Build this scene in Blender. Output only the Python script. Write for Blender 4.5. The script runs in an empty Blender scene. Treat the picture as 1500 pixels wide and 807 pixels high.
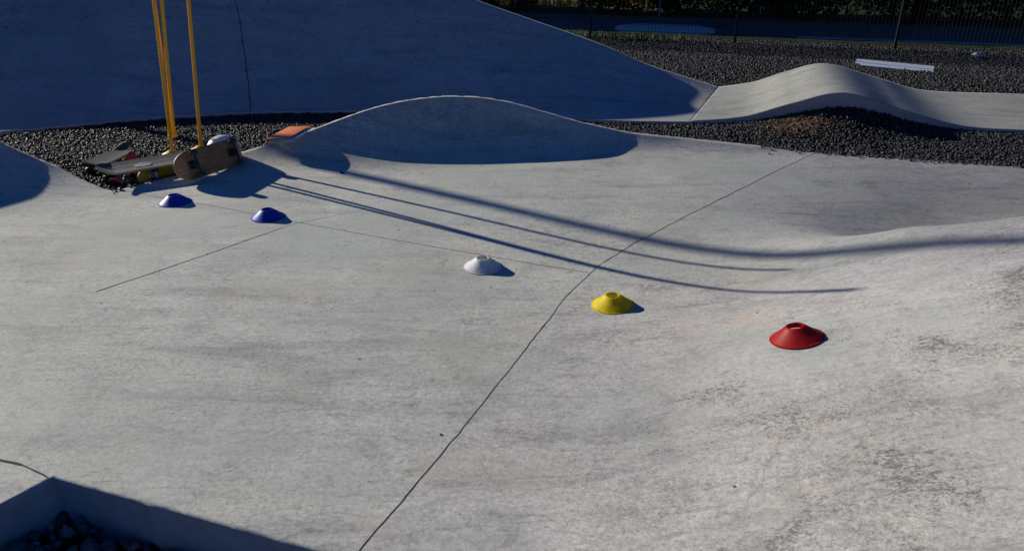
import bpy, bmesh, math, random
import numpy as np
from mathutils import Vector, Matrix, noise as mnoise
random.seed(7); rng = np.random.default_rng(11)
scene = bpy.context.scene
COL = scene.collection
R = math.radians

# ---------------------------------------------------------------- helpers
def link(name, me, mats, parent=None):
    o = bpy.data.objects.new(name, me); COL.objects.link(o)
    for m in (mats if isinstance(mats, (list, tuple)) else [mats]): me.materials.append(m)
    if parent: o.parent = parent
    return o
def mesh_np(name, V, Fc, mats, parent=None, smooth=True, midx=None):
    me = bpy.data.meshes.new(name); me.from_pydata([tuple(v) for v in V], [], [tuple(f) for f in Fc]); 
    if smooth: me.polygons.foreach_set('use_smooth', [True]*len(me.polygons))
    o = link(name, me, mats, parent)
    if midx is not None: me.polygons.foreach_set('material_index', midx)
    me.update(); return o
def tag(o, label=None, cat=None, group=None, kind=None):
    if label: o['label'] = label
    if cat: o['category'] = cat
    if group: o['group'] = group
    if kind: o['kind'] = kind
    return o
def empty(name, loc=(0,0,0), rz=0):
    o = bpy.data.objects.new(name, None); COL.objects.link(o); o.empty_display_size = .1
    o.location = loc; o.rotation_euler = (0,0,rz); return o
class MB:
    """collects shapes in one bmesh"""
    def __init__(s): s.bm = bmesh.new()
    def box(s, c, d, M=None, bev=0):
        r = bmesh.ops.create_cube(s.bm, size=1); vs = r['verts']
        for v in vs: v.co = Vector((v.co.x*d[0]+c[0], v.co.y*d[1]+c[1], v.co.z*d[2]+c[2]))
        if bev:
            es = list({e for v in vs for e in v.link_edges})
            r2 = bmesh.ops.bevel(s.bm, geom=es, offset=bev, segments=2, affect='EDGES', profile=.6)
            vs = list({v for f in r2['faces'] for v in f.verts} | {v for v in vs if v.is_valid})
        if M:
            for v in vs: v.co = M @ v.co
        return s
    def tube(s, p0, p1, r0, r1=None, n=12, cap=True):
        p0 = Vector(p0); p1 = Vector(p1); r1 = r0 if r1 is None else r1
        z = (p1-p0).normalized(); x = z.orthogonal().normalized(); y = z.cross(x)
        a = [s.bm.verts.new(p0+(x*math.cos(t)+y*math.sin(t))*r0) for t in [2*math.pi*i/n for i in range(n)]]
        b = [s.bm.verts.new(p1+(x*math.cos(t)+y*math.sin(t))*r1) for t in [2*math.pi*i/n for i in range(n)]]
        for i in range(n): s.bm.faces.new((a[i], a[(i+1)%n], b[(i+1)%n], b[i]))
        if cap: s.bm.faces.new(a[::-1]); s.bm.faces.new(b)
        return s
    def path(s, pts, r, n=8):
        for a, b in zip(pts, pts[1:]): s.tube(a, b, r, n=n)
        return s
    def lathe(s, prof, n=48, M=None, jit=0):
        rings = []
        for (r, z) in prof:
            rings.append([s.bm.verts.new((r*math.cos(2*math.pi*i/n), r*math.sin(2*math.pi*i/n), z)) for i in range(n)])
        for a, b in zip(rings, rings[1:]):
            for i in range(n): s.bm.faces.new((a[i], a[(i+1)%n], b[(i+1)%n], b[i]))
        if M:
            for g in rings:
                for v in g: v.co = M @ v.co
        return s
    def poly(s, pts): s.bm.faces.new([s.bm.verts.new(p) for p in pts]); return s
    def build(s, name, mat, parent=None, smooth=True, ang=35, bev=0):
        me = bpy.data.meshes.new(name)
        bmesh.ops.recalc_face_normals(s.bm, faces=s.bm.faces)
        for f in s.bm.faces: f.smooth = smooth
        if smooth:
            for e in s.bm.edges:
                if len(e.link_faces) == 2 and e.calc_face_angle(0) > R(ang): e.smooth = False
        s.bm.to_mesh(me); s.bm.free()
        return link(name, me, mat, parent)

# ---------------------------------------------------------------- materials
def newmat(name):
    m = bpy.data.materials.new(name); m.use_nodes = True
    nt = m.node_tree; b = nt.nodes['Principled BSDF']; return m, nt, b
class N:
    def __init__(s, nt): s.nt = nt; s.tc = nt.nodes.new('ShaderNodeTexCoord')
    def co(s, scale=(1,1,1), rot=(0,0,0)):
        mp = s.nt.nodes.new('ShaderNodeMapping'); mp.inputs['Scale'].default_value = scale; mp.inputs['Rotation'].default_value = rot
        s.nt.links.new(s.tc.outputs['Object'], mp.inputs['Vector']); return mp.outputs[0]
    def noise(s, sc, det=4, rough=.55, vec=None, dist=0):
        n = s.nt.nodes.new('ShaderNodeTexNoise'); n.inputs['Scale'].default_value = sc; n.inputs['Detail'].default_value = det
        n.inputs['Roughness'].default_value = rough; n.inputs['Distortion'].default_value = dist
        s.nt.links.new(vec if vec is not None else s.tc.outputs['Object'], n.inputs['Vector']); return n.outputs['Fac']
    def voro(s, sc, vec=None, feat='F1', out='Distance'):
        n = s.nt.nodes.new('ShaderNodeTexVoronoi'); n.inputs['Scale'].default_value = sc; n.feature = feat
        s.nt.links.new(vec if vec is not None else s.tc.outputs['Object'], n.inputs['Vector']); return n.outputs[out]
    def ramp(s, f, stops):
        n = s.nt.nodes.new('ShaderNodeValToRGB'); e = n.color_ramp.elements
        while len(e) < len(stops): e.new(.5)
        for k, (p, c) in enumerate(stops):
            e[k].position = p; e[k].color = (c, c, c, 1) if isinstance(c, (int, float)) else (*c, 1)
        s.nt.links.new(f, n.inputs[0]); return n.outputs[0]
    def mix(s, f, a, b, mode='MIX'):
        n = s.nt.nodes.new('ShaderNodeMix'); n.data_type = 'RGBA'; n.blend_type = mode
        for sock, v in ((n.inputs[0], f), (n.inputs[6], a), (n.inputs[7], b)):
            if isinstance(v, (int, float)): sock.default_value = v if sock.type == 'VALUE' else (v, v, v, 1)
            elif isinstance(v, tuple): sock.default_value = (*v, 1)
            else: s.nt.links.new(v, sock)
        return n.outputs[2]
    def math(s, op, a, b=0.):
        n = s.nt.nodes.new('ShaderNodeMath'); n.operation = op
        for sock, v in ((n.inputs[0], a), (n.inputs[1], b)):
            if isinstance(v, (int, float)): sock.default_value = v
            else: s.nt.links.new(v, sock)
        return n.outputs[0]
    def attr(s, name):
        n = s.nt.nodes.new('ShaderNodeAttribute'); n.attribute_name = name; return n.outputs['Color']
    def bump(s, h, bsdf, strength=.3, dist=.01, prev=None):
        n = s.nt.nodes.new('ShaderNodeBump'); n.inputs['Strength'].default_value = strength; n.inputs['Distance'].default_value = dist
        s.nt.links.new(h, n.inputs['Height'])
        if prev is not None: s.nt.links.new(prev, n.inputs['Normal'])
        s.nt.links.new(n.outputs[0], bsdf.inputs['Normal']); return n.outputs[0]
def plain(name, col, rough=.5, metal=0, var=.12, sc=30, bump=0, spec=.5, bsc=None):
    m, nt, b = newmat(name); n = N(nt)
    f = n.noise(sc, 4)
    c = n.mix(f, tuple(x*(1-var) for x in col), tuple(min(1, x*(1+var)) for x in col))
    nt.links.new(c, b.inputs['Base Color']); b.inputs['Roughness'].default_value = rough; b.inputs['Metallic'].default_value = metal
    b.inputs['Specular IOR Level'].default_value = spec
    if bump: n.bump(n.noise(bsc or sc*3, 3), b, bump, .004)
    return m

def concrete(name, use_tone, base=(.635,.62,.555), streak_rot=.35):
    m, nt, b = newmat(name); n = N(nt)
    L = nt.links.new
    big = n.noise(.9, 6, .6, dist=.6)
    mid = n.noise(3.6, 6, .62, dist=.9)
    st = n.noise(1.0, 7, .62, vec=n.co((1.2, 7.5, 4), (0,0,streak_rot)), dist=.5)
    fine = n.noise(55, 4, .6)
    grit = n.noise(260, 2, .6)
    R_ = n.ramp; V = n.co
    wear = n.attr('wear') if use_tone else .25
    patch = R_(n.noise(2.4, 5, .62, vec=V((1,1.5,1),(0,0,.3)), dist=.5), [(.46, 0.), (.60, 1.)])
    rough_m = n.math('MULTIPLY', patch, n.math('ADD', .35, n.math('MULTIPLY', wear, .65)))
    c = n.mix(R_(big, [(.36, 0.), (.64, 1.)]), tuple(x*.87 for x in base), tuple(x*1.05 for x in base))
    c = n.mix(1., c, R_(mid, [(.30, (.80,.815,.825)), (.45, (.96,.965,.97)), (.55, (1,1,1)), (.72, (1.09,1.075,1.05))]), 'MULTIPLY')
    c = n.mix(1., c, R_(st, [(.34, (.77,.775,.79)), (.46, (.97,.97,.97)), (.56,(1,1,1)), (.7, (1.07,1.07,1.06))]), 'MULTIPLY')
    mott = n.noise(14, 8, .68, vec=V((1,2.0,1),(0,0,streak_rot+.15)), dist=1.2)
    c = n.mix(1., c, R_(mott, [(.35, .74), (.46, .975), (.55, 1.01), (.68, 1.12)]), 'MULTIPLY')
    c = n.mix(1., c, R_(fine, [(.33, .82), (.5, 1.), (.67, 1.13)]), 'MULTIPLY')
    c = n.mix(1., c, R_(n.noise(130, 3, .6), [(.35, .85), (.5, 1.), (.65, 1.12)]), 'MULTIPLY')
    # rough laitance where the finish has worn: pale and dark crumbs together
    crumb = n.noise(85, 4, .65, vec=V((1,1.35,1),(0,0,.4)))
    c = n.mix(rough_m, c, n.mix(1., c, R_(crumb, [(.36, .66), (.47, 1.0), (.55, 1.06), (.68, 1.24)]), 'MULTIPLY'))
    # trowel arcs
    arc = n.noise(1.0, 5, .7, vec=V((2.2, 30, 6),(0,0,streak_rot-.1)), dist=1.6)
    c = n.mix(1., c, R_(arc, [(.34, .78), (.43, 1.), (.60, 1.), (.70, 1.11)]), 'MULTIPLY')
    # warm bleed and cool damp patches
    c = n.mix(R_(n.noise(1.9, 6, .65, vec=V((1,1.6,1),(0,0,.9)), dist=.6), [(.55, 0.), (.70, .6)]), c, tuple(base[k]*q for k, q in enumerate((.99,.86,.75))))
    c = n.mix(R_(n.noise(.75, 5, .55, vec=V((1,1.3,1),(0,0,2.1))), [(.46, 0.), (.66, .6)]), c, tuple(base[k]*q for k, q in enumerate((.78,.85,.83))))
    def contour(f, w, at=.5): return n.math('SUBTRACT', 1., n.math('MINIMUM', n.math('MULTIPLY', n.math('ABSOLUTE', n.math('SUBTRACT', f, at)), 1./w), 1.))
    # tide marks round old puddles, scuff lines, hair crazing
    tide = contour(n.noise(1.15, 4, .5, vec=V((1,1.4,1),(0,0,.5)), dist=.5), .006, .535)
    c = n.mix(n.math('MULTIPLY', tide, n.math('MULTIPLY', R_(n.noise(2.0, 2), [(.47, 0.), (.6, 1.)]), .32)), c, (.16,.155,.15))
    for rot, sy, sd, am in ((.45, 5.5, .5, .42), (-.5, 7, .54, .36), (1.15, 6, .47, .34)):
        ln = contour(n.noise(.9, 2, .4, vec=V((1, sy, 1),(0,0,rot)), dist=.25), .0042, sd)
        mk = n.math('MULTIPLY', R_(n.noise(1.6, 3, vec=V((1,1,1),(0,0,rot+1))), [(.52, 0.), (.60, 1.)]), R_(n.noise(24, 4, .7), [(.42, 0.), (.56, 1.)]))
        c = n.mix(n.math('MULTIPLY', n.math('MULTIPLY', ln, mk), am), c, (.12,.12,.12))
    craz = contour(n.noise(13, 5, .6, dist=1.0), .012, .5)
    c = n.mix(n.math('MULTIPLY', n.math('MULTIPLY', craz, rough_m), .30), c, (.15,.15,.145))
    # small pits
    vor = n.voro(9.0)
    pit = R_(vor, [(.0, 1.), (.045, 1.), (.065, 0.)])
    pitm = n.math('MULTIPLY', pit, R_(n.noise(2.1, 3), [(.50, 0.), (.54, 1.)]))
    c = n.mix(n.math('MULTIPLY', pitm, .85), c, (.05,.048,.045))
    if use_tone:
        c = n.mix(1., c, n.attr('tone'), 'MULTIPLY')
        clus = n.noise(2.1, 4, .6, vec=V((1,1.5,1),(0,0,.3)), dist=.4)
        for sc_, lo, am, vec in ((38, .64, .58, V((1,2.0,1),(0,0,.35))), (90, .64, .66, V((1,1.6,1),(0,0,.6))), (16, .675, .30, V((1,2.6,1),(0,0,.25))), (55, .66, .6, V((1.8,1,1),(0,0,.9)))):
            f = n.noise(sc_, 7, .72, vec=vec, dist=.4)
            thr = n.math('ADD', f, n.math('ADD', n.math('MULTIPLY', wear, .075), n.math('MULTIPLY', n.math('SUBTRACT', clus, .55), .55)))
            c = n.mix(R_(thr, [(lo, 0.), (lo+.03, am)]), c, (.145,.14,.137))
    L(c, b.inputs['Base Color']); b.inputs['Roughness'].default_value = .82; b.inputs['Specular IOR Level'].default_value = .25
    h1 = n.math('ADD', n.math('MULTIPLY', mid, .5), n.math('MULTIPLY', st, .5))
    p = n.bump(h1, b, .16, .02)
    p = n.bump(n.math('SUBTRACT', n.math('ADD', fine, n.math('MULTIPLY', crumb, .5)), pitm), b, .16, .003, p)
    return m

M = {}
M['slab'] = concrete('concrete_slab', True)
M['berm'] = concrete('concrete_berm', False, (.50,.49,.50))
M['lane'] = concrete('concrete_lane', False, (.43,.42,.39), .1)
M['edge'] = plain('concrete_edge', (.46,.43,.46), .9, var=.35, sc=12, bump=.5, bsc=40)
M['crack'] = plain('crack', (.05,.048,.045), .95, var=.3, sc=20)
M['yellow_pl'] = plain('yellow_plastic', (1.0,.47,.012), .38, var=.10, sc=14)
M['yellow_base'] = plain('yellow_rubber', (.75,.52,.05), .5, var=.15, sc=20)
M['black_pl'] = plain('black_plastic', (.02,.02,.022), .5)
M['steel'] = plain('steel', (.45,.46,.48), .35, .9, var=.25, sc=40)
M['truck'] = plain('truck_metal', (.05,.055,.055), .45, .6, var=.4, sc=40)
M['white_pl'] = plain('white_plastic', (.88,.89,.90), .3, var=.04)
M['grip'] = plain('grip_tape', (.085,.085,.088), .95, var=.5, sc=150, bump=.8, bsc=900)
M['grip_light'] = plain('worn_grip_tape', (.13,.13,.135), .9, var=.5, sc=35, bump=.8, bsc=900)
M['strip'] = plain('pale_print', (.42,.40,.39), .8, var=.2)
M['ply'] = plain('maple_edge', (.42,.33,.22), .6, var=.25, sc=60)
M['red_deck'] = plain('red_paint', (.50,.02,.015), .4, var=.3, sc=20)
M['dark_deck'] = plain('dark_paint', (.03,.03,.035), .4, var=.4, sc=20)
M['yellow_deck'] = plain('yellow_board', (.72,.42,.02), .4, var=.2, sc=20)
M['wheel_black'] = plain('black_wheel', (.035,.035,.04), .5)
M['wheel_white'] = plain('white_wheel', (.5,.48,.44), .5, var=.2)
M['wheel_red'] = plain('red_wheel', (.45,.03,.03), .5)
M['paper'] = plain('paper', (.78,.78,.80), .7, var=.03)
M['orange'] = plain('orange_cover', (.90,.27,.10), .45, var=.12, sc=25, bump=.1)
M['foam'] = plain('foam', (.03,.03,.03), .9)
M['strap'] = plain('webbing', (.02,.02,.02), .8)
M['fence'] = plain('fence_coating', (.006,.009,.009), .6)
M['galv'] = plain('galvanised', (.30,.31,.32), .45, .5, var=.2)
M['blue_sign'] = plain('blue_sign', (.03,.10,.36), .4)
M['sheet_metal'] = plain('white_sheet_metal', (.60,.66,.74), .35, var=.08, sc=8)
M['bark'] = plain('bark', (.06,.045,.035), .9, var=.4, sc=15, bump=.6)
M['kerb_dark'] = plain('old_kerb', (.10,.10,.10), .8, var=.2, sc=8)
M['kerb'] = plain('kerb_concrete', (.62,.63,.65), .8, var=.2, sc=8)
M['line'] = plain('road_paint', (.92,.93,.95), .7, var=.2, sc=6)

def wood_mat():
    m, nt, b = newmat('wood_underside'); n = N(nt)
    g = n.noise(1.0, 6, .6, vec=n.co((6, 90, 20)), dist=.4)
    c = n.ramp(g, [(.3, (.40,.15,.05)), (.5, (.58,.25,.09)), (.72, (.70,.36,.15))])
    sc = n.noise(2.5, 4, .7, vec=n.co((30, 3, 3), (0,0,.4)))
    c = n.mix(n.ramp(sc, [(.6, 0.), (.72, .7)]), c, (.07,.05,.04))
    c = n.mix(n.ramp(n.noise(7, 4), [(.5, 0.), (.7, .5)]), c, (.09,.065,.05))
    nt.links.new(c, b.inputs['Base Color']); b.inputs['Roughness'].default_value = .55
    return m
M['wood'] = wood_mat()

def stone_mat(name, dirt=False):
    m, nt, b = newmat(name); n = N(nt)
    v = n.attr('shade')
    f = n.noise(70, 4, .6)
    c = n.mix(1., v, n.ramp(f, [(.3, .65), (.7, 1.35)]), 'MULTIPLY')
    nt.links.new(c, b.inputs['Base Color']); b.inputs['Roughness'].default_value = .62; b.inputs['Specular IOR Level'].default_value = .5
    n.bump(n.noise(160, 3), b, .5, .004)
    return m
M['stone'] = stone_mat('crushed_stone')
def ground_mat():
    m, nt, b = newmat('ground_soil'); n = N(nt)
    c0 = n.attr('gcol')
    vo = n.voro(38, out='Color')
    nn = nt.nodes.new('ShaderNodeRGBToBW'); nt.links.new(vo, nn.inputs[0])
    c = n.mix(1., c0, n.ramp(nn.outputs[0], [(.2, .4), (.8, 1.6)]), 'MULTIPLY')
    c = n.mix(1., c, n.ramp(n.noise(6, 5), [(.3, .7), (.7, 1.3)]), 'MULTIPLY')
    nt.links.new(c, b.inputs['Base Color']); b.inputs['Roughness'].default_value = .95; b.inputs['Specular IOR Level'].default_value = .1
    n.bump(n.voro(38), b, .6, .02)
    return m
M['ground'] = ground_mat()
def asphalt():
    m, nt, b = newmat('asphalt'); n = N(nt)
    c = n.mix(1., (.10,.11,.125), n.ramp(n.noise(1.2, 5), [(.3,.75),(.7,1.3)]), 'MULTIPLY')
    c = n.mix(1., c, n.ramp(n.noise(120, 2), [(.3,.6),(.7,1.4)]), 'MULTIPLY')
    nt.links.new(c, b.inputs['Base Color']); b.inputs['Roughness'].default_value = .85
    n.bump(n.noise(150, 2), b, .4, .004)
    return m
M['asphalt'] = asphalt()
def leafmat(name, a, b_):
    m, nt, b = newmat(name); n = N(nt)
    c = n.mix(n.noise(2.5, 3), a, b_); c = n.mix(1., c, n.ramp(n.noise(30, 2), [(.3,.6),(.7,1.4)]), 'MULTIPLY')
    nt.links.new(c, b.inputs['Base Color']); b.inputs['Roughness'].default_value = .7; b.inputs['Specular IOR Level'].default_value = .2
    return m
M['leaf'] = leafmat('foliage', (.010,.018,.008), (.026,.038,.014))
M['grass'] = leafmat('grass_blades', (.05,.075,.02), (.10,.12,.04))
M['grass_dry'] = leafmat('dry_grass_blades', (.20,.19,.06), (.38,.33,.12))
def cone_mat(name, col, trans):
    m, nt, b = newmat(name); n = N(nt)
    rings = nt.nodes.new('ShaderNodeTexWave'); rings.wave_type = 'BANDS'; rings.bands_direction = 'Z'
    rings.inputs['Scale'].default_value = 55; rings.inputs['Distortion'].default_value = 1.2
    nt.links.new(n.tc.outputs['Object'], rings.inputs['Vector'])
    f = n.noise(26, 5, .65)
    c = n.mix(1., col, n.ramp(f, [(.3, .72), (.6, 1.04)]), 'MULTIPLY')
    dirt = n.ramp(n.noise(60, 5, .7), [(.60, 0.), (.75, .5)])
    c = n.mix(dirt, c, tuple(x*.45+.05 for x in col))
    nt.links.new(c, b.inputs['Base Color']); b.inputs['Roughness'].default_value = .45
    n.bump(rings.outputs['Fac'], b, .12, .001)
    tr = nt.nodes.new('ShaderNodeBsdfTranslucent'); nt.links.new(c, tr.inputs[0])
    mx = nt.nodes.new('ShaderNodeMixShader'); mx.inputs[0].default_value = trans
    nt.links.new(b.outputs[0], mx.inputs[1]); nt.links.new(tr.outputs[0], mx.inputs[2])
    nt.links.new(mx.outputs[0], nt.nodes['Material Output'].inputs[0])
    return m
M['cone_red'] = cone_mat('red_cone', (.55,.012,.016), .42)
M['cone_yellow'] = cone_mat('yellow_cone', (.97,.76,.0), .34)
M['cone_white'] = cone_mat('white_cone', (.90,.91,.92), .25)
M['cone_blue'] = cone_mat('blue_cone', (.02,.07,.62), .25)
M['cone_pale'] = cone_mat('pale_cone', (.45,.58,.80), .1)

# ---------------------------------------------------------------- slab height field
SUN_AZ = R(-32.5); SUN_EL = R(18.0)                       # direction the shadows run, sun height
SD = Vector((math.cos(SUN_AZ), math.sin(SUN_AZ), 0))
CP = [(-2.6,4.6,0),(-2,4.3,0),(-1.2,4,0),(-.5,3.8,0),(.4,3.3,0),(-2,5.3,0),(-1.5,5.2,0),(-.5,5.2,0),(.5,5.2,0),(1.5,5.2,0),
 (2.5,5.2,0),(3.6,5,0),(6,4.5,0),(0,4.4,0),(1.3,4.3,0),(2.3,4.3,0),(.9,4.0,0),(-2.5,3.3,0),(-1.5,2.8,0),(-.5,2.6,0),(-1.43,1.81,0),
 (-.53,1.51,0),(0,1.5,0),(0,2.2,0),(.1,3,0),(-3,2,0),(-4,3,0.05),(-2.9,3.8,0),(-2.9,4.4,0),(-.6,5.8,0),(1,5.7,0),(-1.6,5.6,0),(-3,0,0),(0,0,0),
 (-3.1,4.87,.07),(-3.5,4.95,.21),(-3.6,4.6,.17),(-4.2,5.1,.46),(-4.5,4.4,.36),(-5.5,5,.62),(-5.5,3.7,.36),(-3.5,4.1,.02),(-7.5,5,.6),
 (.9,3.64,.005),(1.09,3.48,.025),(1.29,3.37,.06),(1.45,3.26,.112),(1.75,3.08,.23),(1.93,2.97,.30),(2.13,2.85,.36),(2.0,2.6,.39),(1.06,2.93,.07),(1.42,2.7,.2),(.8,3.1,.025),(1.3,3.12,.095),
 (1.0,2.26,.175),(.44,2.83,.015),(.5,2.0,.05),(.6,1.5,.075),(1,1.6,.18),(1.5,1.5,.30),(1.6,2.0,.33),(2.5,2.2,.52),(2.8,2.8,.52),(3.5,2.5,.6),
 (1.55,3.48,.105),(1.9,3.3,.25),(2.29,3.1,.375),(2.3,3.62,.055),(2.0,3.62,.03),(2.9,3.6,.17),(2.6,4.0,.0),(3.5,3.8,.15),(3.5,4.3,0),(5,3.6,.25),(5,2.5,.6),(6.5,3,.5),(1.7,3.95,.0),
 (2,0,.45),(1,0,.15),(3.5,0,.65)]
def tps(cp, vals, lam=6e-3):
    P = np.array([c[:2] for c in cp]); n = len(P)
    d = np.linalg.norm(P[:,None]-P[None], axis=2)
    K = np.where(d > 0, d*d*np.log(d+1e-12), 0) + lam*np.eye(n)
    A = np.zeros((n+3, n+3)); A[:n,:n] = K; Q = np.c_[np.ones(n), P]; A[:n,n:] = Q; A[n:,:n] = Q.T
    vals = np.asarray(vals, float); b = np.zeros((n+3,)+vals.shape[1:]); b[:n] = vals
    w = np.linalg.solve(A, b)
    def f(x, y):
        x = np.atleast_1d(x).astype(float); y = np.atleast_1d(y).astype(float)
        d = np.sqrt((x[:,None]-P[:,0])**2+(y[:,None]-P[:,1])**2)
        return np.where(d > 0, d*d*np.log(d+1e-12), 0)@w[:n] + np.c_[np.ones(len(x)), x, y]@w[n:]
    return f
_h = tps(CP, [c[2] for c in CP])
BACK = np.array([(-9,6.4),(-5,5.3),(-3.5,4.97),(-3.1,4.88),(-2.62,4.58),(-2.56,4.57),(-2.48,4.69),(-1.99,5.33),(-1.77,5.40),(-1.53,5.46),(-1.28,5.56),(-1.05,5.67),(-.8,5.77),(-.53,5.84),(-.25,5.87),(0,5.86),(.48,5.8),(1.3,5.70),(2.3,5.47),(3.65,5.1),(9,3.6)])
LIP = np.array([(-9,0),(-2.25,0),(-1.99,.04),(-1.77,.10),(-1.53,.165),(-1.28,.24),(-1.05,.30),(-.8,.335),(-.53,.35),(-.25,.335),(0,.295),(.48,.168),(.9,.085),(1.3,.055),(1.8,.03),(2.3,0),(9,0)])
FRONT = np.array([(-9,-2.0),(-3.8,-1.4),(-1.43,1.81),(.6,1.13),(9,-1.68)])
def interp(T, x): return np.interp(x, T[:,0], T[:,1])
def lipz(x):
    return (interp(LIP, x-.08)+interp(LIP, x)+interp(LIP, x+.08))/3
def slab_z(x, y):
    x = np.atleast_1d(x).astype(float); y = np.atleast_1d(y).astype(float)
    z = _h(x, y)
    z = np.where((x < -2.2), np.maximum(z, -.01), z)
    d = np.clip(interp(BACK, x)-y, 0, 9)
    L = lipz(x); wd = .16+1.75*L; g = np.where(d < .052, 1., np.clip(1-(d-.052)/wd, 0, 1)**2.1)
    return z*np.clip(d/.5,0,1)**.5*np.where(lipz(x)>.01,1,0)+z*np.where(lipz(x)>.01,0,1) + lipz(x)*g
def sz(x, y): return float(slab_z(x, y)[0])
def build_slab():
    xs = set(np.round(np.arange(-9, 9.001, .03), 4)) | set(BACK[:,0]) | set(FRONT[:,0])
    xs = np.array(sorted(xs)); yb = interp(BACK, xs); yf = interp(FRONT, xs)
    dd = np.concatenate([[0,.02,.04,.052,.064], np.arange(.08, 1.0, .025)])
    m = 200; rows = len(dd)+m
    tail = np.linspace(0, 1, m+1)[1:]
    Y = np.zeros((len(xs), rows))
    for i in range(len(xs)):
        span = yb[i]-yf[i]; Y[i,:len(dd)] = yb[i]-dd; Y[i,len(dd):] = (yb[i]-dd[-1])+(yf[i]-yb[i]+dd[-1])*tail
    X = np.repeat(xs[:,None], rows, 1)
    Z = slab_z(X.ravel(), Y.ravel())
    # slightly chipped edges
    V = np.c_[X.ravel(), Y.ravel(), Z]
    for r, amp in ((0, .006), (rows-1, .006)):
        for i in range(len(xs)):
            k = i*rows+r; nz = mnoise.noise((xs[i]*22, r, 3.))+.5*mnoise.noise((xs[i]*60, r, 9.))
            V[k,2] -= abs(nz)*amp*1.6; V[k,1] += nz*amp
    nv = len(V); F = []; mi = []
    idx = np.arange(nv).reshape(len(xs), rows)
    a, b, c, d = idx[:-1,:-1].ravel(), idx[:-1,1:].ravel(), idx[1:,1:].ravel(), idx[1:,:-1].ravel()
    F = np.c_[a,b,c,d].tolist(); mi = [0]*len(F)
    V = V.tolist()
    for r in (0, rows-1):                                   # vertical faces
        base = []
        for i in range(len(xs)):
            k = idx[i, r]; base.append(len(V)); V.append((V[k][0], V[k][1], min(V[k][2]-.16, -.22)))
        for i in range(len(xs)-1):
            q = [idx[i,r], idx[i+1,r], base[i+1], base[i]]
            F.append(q if r == 0 else q[::-1]); mi.append(1)
    # cracks and joints, thin dark ribbons bedded on the surface
    def ribbon(pts, w, jag, seed, w_end=None):
        P = np.array(pts, float); seg = np.linalg.norm(np.diff(P, axis=0), axis=1); L = np.r_[0, np.cumsum(seg)]
        s = np.arange(0, L[-1], .02); x = np.interp(s, L, P[:,0]); y = np.interp(s, L, P[:,1])
        tx = np.gradient(x); ty = np.gradient(y); l = np.hypot(tx, ty); nx, ny = -ty/l, tx/l
        j = np.array([mnoise.noise((q*5, seed, 0.))*jag+mnoise.noise((q*17, seed, 4.))*jag*.5 for q in s])
        x = x+nx*j; y = y+ny*j
        ww = np.array([w*(.75+.9*abs(mnoise.noise((q*9, seed, 8.)))) for q in s])
        if w_end is not None: ww *= np.linspace(1, w_end, len(s))
        z0 = slab_z(x+nx*ww/2, y+ny*ww/2)+.0007; z1 = slab_z(x-nx*ww/2, y-ny*ww/2)+.0007
        k = len(V)
        for i in range(len(s)):
            V.append((x[i]+nx[i]*ww[i]/2, y[i]+ny[i]*ww[i]/2, z0[i])); V.append((x[i]-nx[i]*ww[i]/2, y[i]-ny[i]*ww[i]/2, z1[i]))
        for i in range(len(s)-1):
            F.append((k+2*i, k+2*i+1, k+2*i+3, k+2*i+2)); mi.append(2)
    ribbon([(-.62,1.10),(-.42,1.51),(-.14,2.13),(.06,2.59),(.25,3.05),(.39,3.31),(.46,3.43)], .0042, .007, 1)
    ribbon([(.46,3.43),(.67,3.70),(1.27,4.36),(1.8,4.93),(2.31,5.46)], .0055, .006, 2)
    ribbon([(-2.50,4.56),(-1.83,4.27),(-1.29,4.02),(-.71,3.76),(.39,3.31)], .0042, .005, 3)
    ribbon([(-1.95,3.10),(-1.6,3.52),(-1.36,3.84)], .007, .004, 4)
    ribbon([(-1.36,3.84),(-1.25,3.98),(-.9,4.2)], .004, .004, 4, .4)
    ribbon([(-1.435,1.805),(-1.50,1.84),(-1.56,1.87)], .005, .006, 6)
    ribbon([(-1.56,1.87),(-1.66,1.90)], .012, .004, 7)
    ribbon([(-1.66,1.90),(-1.9,1.92),(-2.4,2.02)], .004, .01, 8)
    me = bpy.data.meshes.new('skatepark_slab'); me.from_pydata(V, [], F)
    me.polygons.foreach_set('use_smooth', [i != 1 for i in mi])
    o = link('skatepark_slab', me, [M['slab'], M['edge'], M['crack']]); me.polygons.foreach_set('material_index', mi)
    # tone of the separate pours, mound darkened to offset its stronger sun; worn areas
    VX = np.array(V); x, y = VX[:,0], VX[:,1]
    jx = np.interp(y, [1.1,3.31,3.43,5.47], [-.62,.39,.46,2.31])
    right = np.clip((x-jx)/.03, 0, 1)
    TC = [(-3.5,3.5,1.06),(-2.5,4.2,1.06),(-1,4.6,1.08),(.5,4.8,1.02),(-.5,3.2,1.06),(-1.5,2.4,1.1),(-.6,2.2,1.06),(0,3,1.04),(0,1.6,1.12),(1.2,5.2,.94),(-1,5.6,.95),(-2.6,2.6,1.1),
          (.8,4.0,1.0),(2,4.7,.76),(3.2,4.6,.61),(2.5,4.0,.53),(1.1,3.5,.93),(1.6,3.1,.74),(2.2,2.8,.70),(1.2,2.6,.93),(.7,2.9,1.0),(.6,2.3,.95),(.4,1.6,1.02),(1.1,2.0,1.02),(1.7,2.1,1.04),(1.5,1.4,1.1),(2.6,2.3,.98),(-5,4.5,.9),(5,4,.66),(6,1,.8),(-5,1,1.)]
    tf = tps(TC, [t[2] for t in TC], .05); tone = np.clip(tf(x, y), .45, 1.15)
    tone = tone*(1-.05*right)
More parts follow.
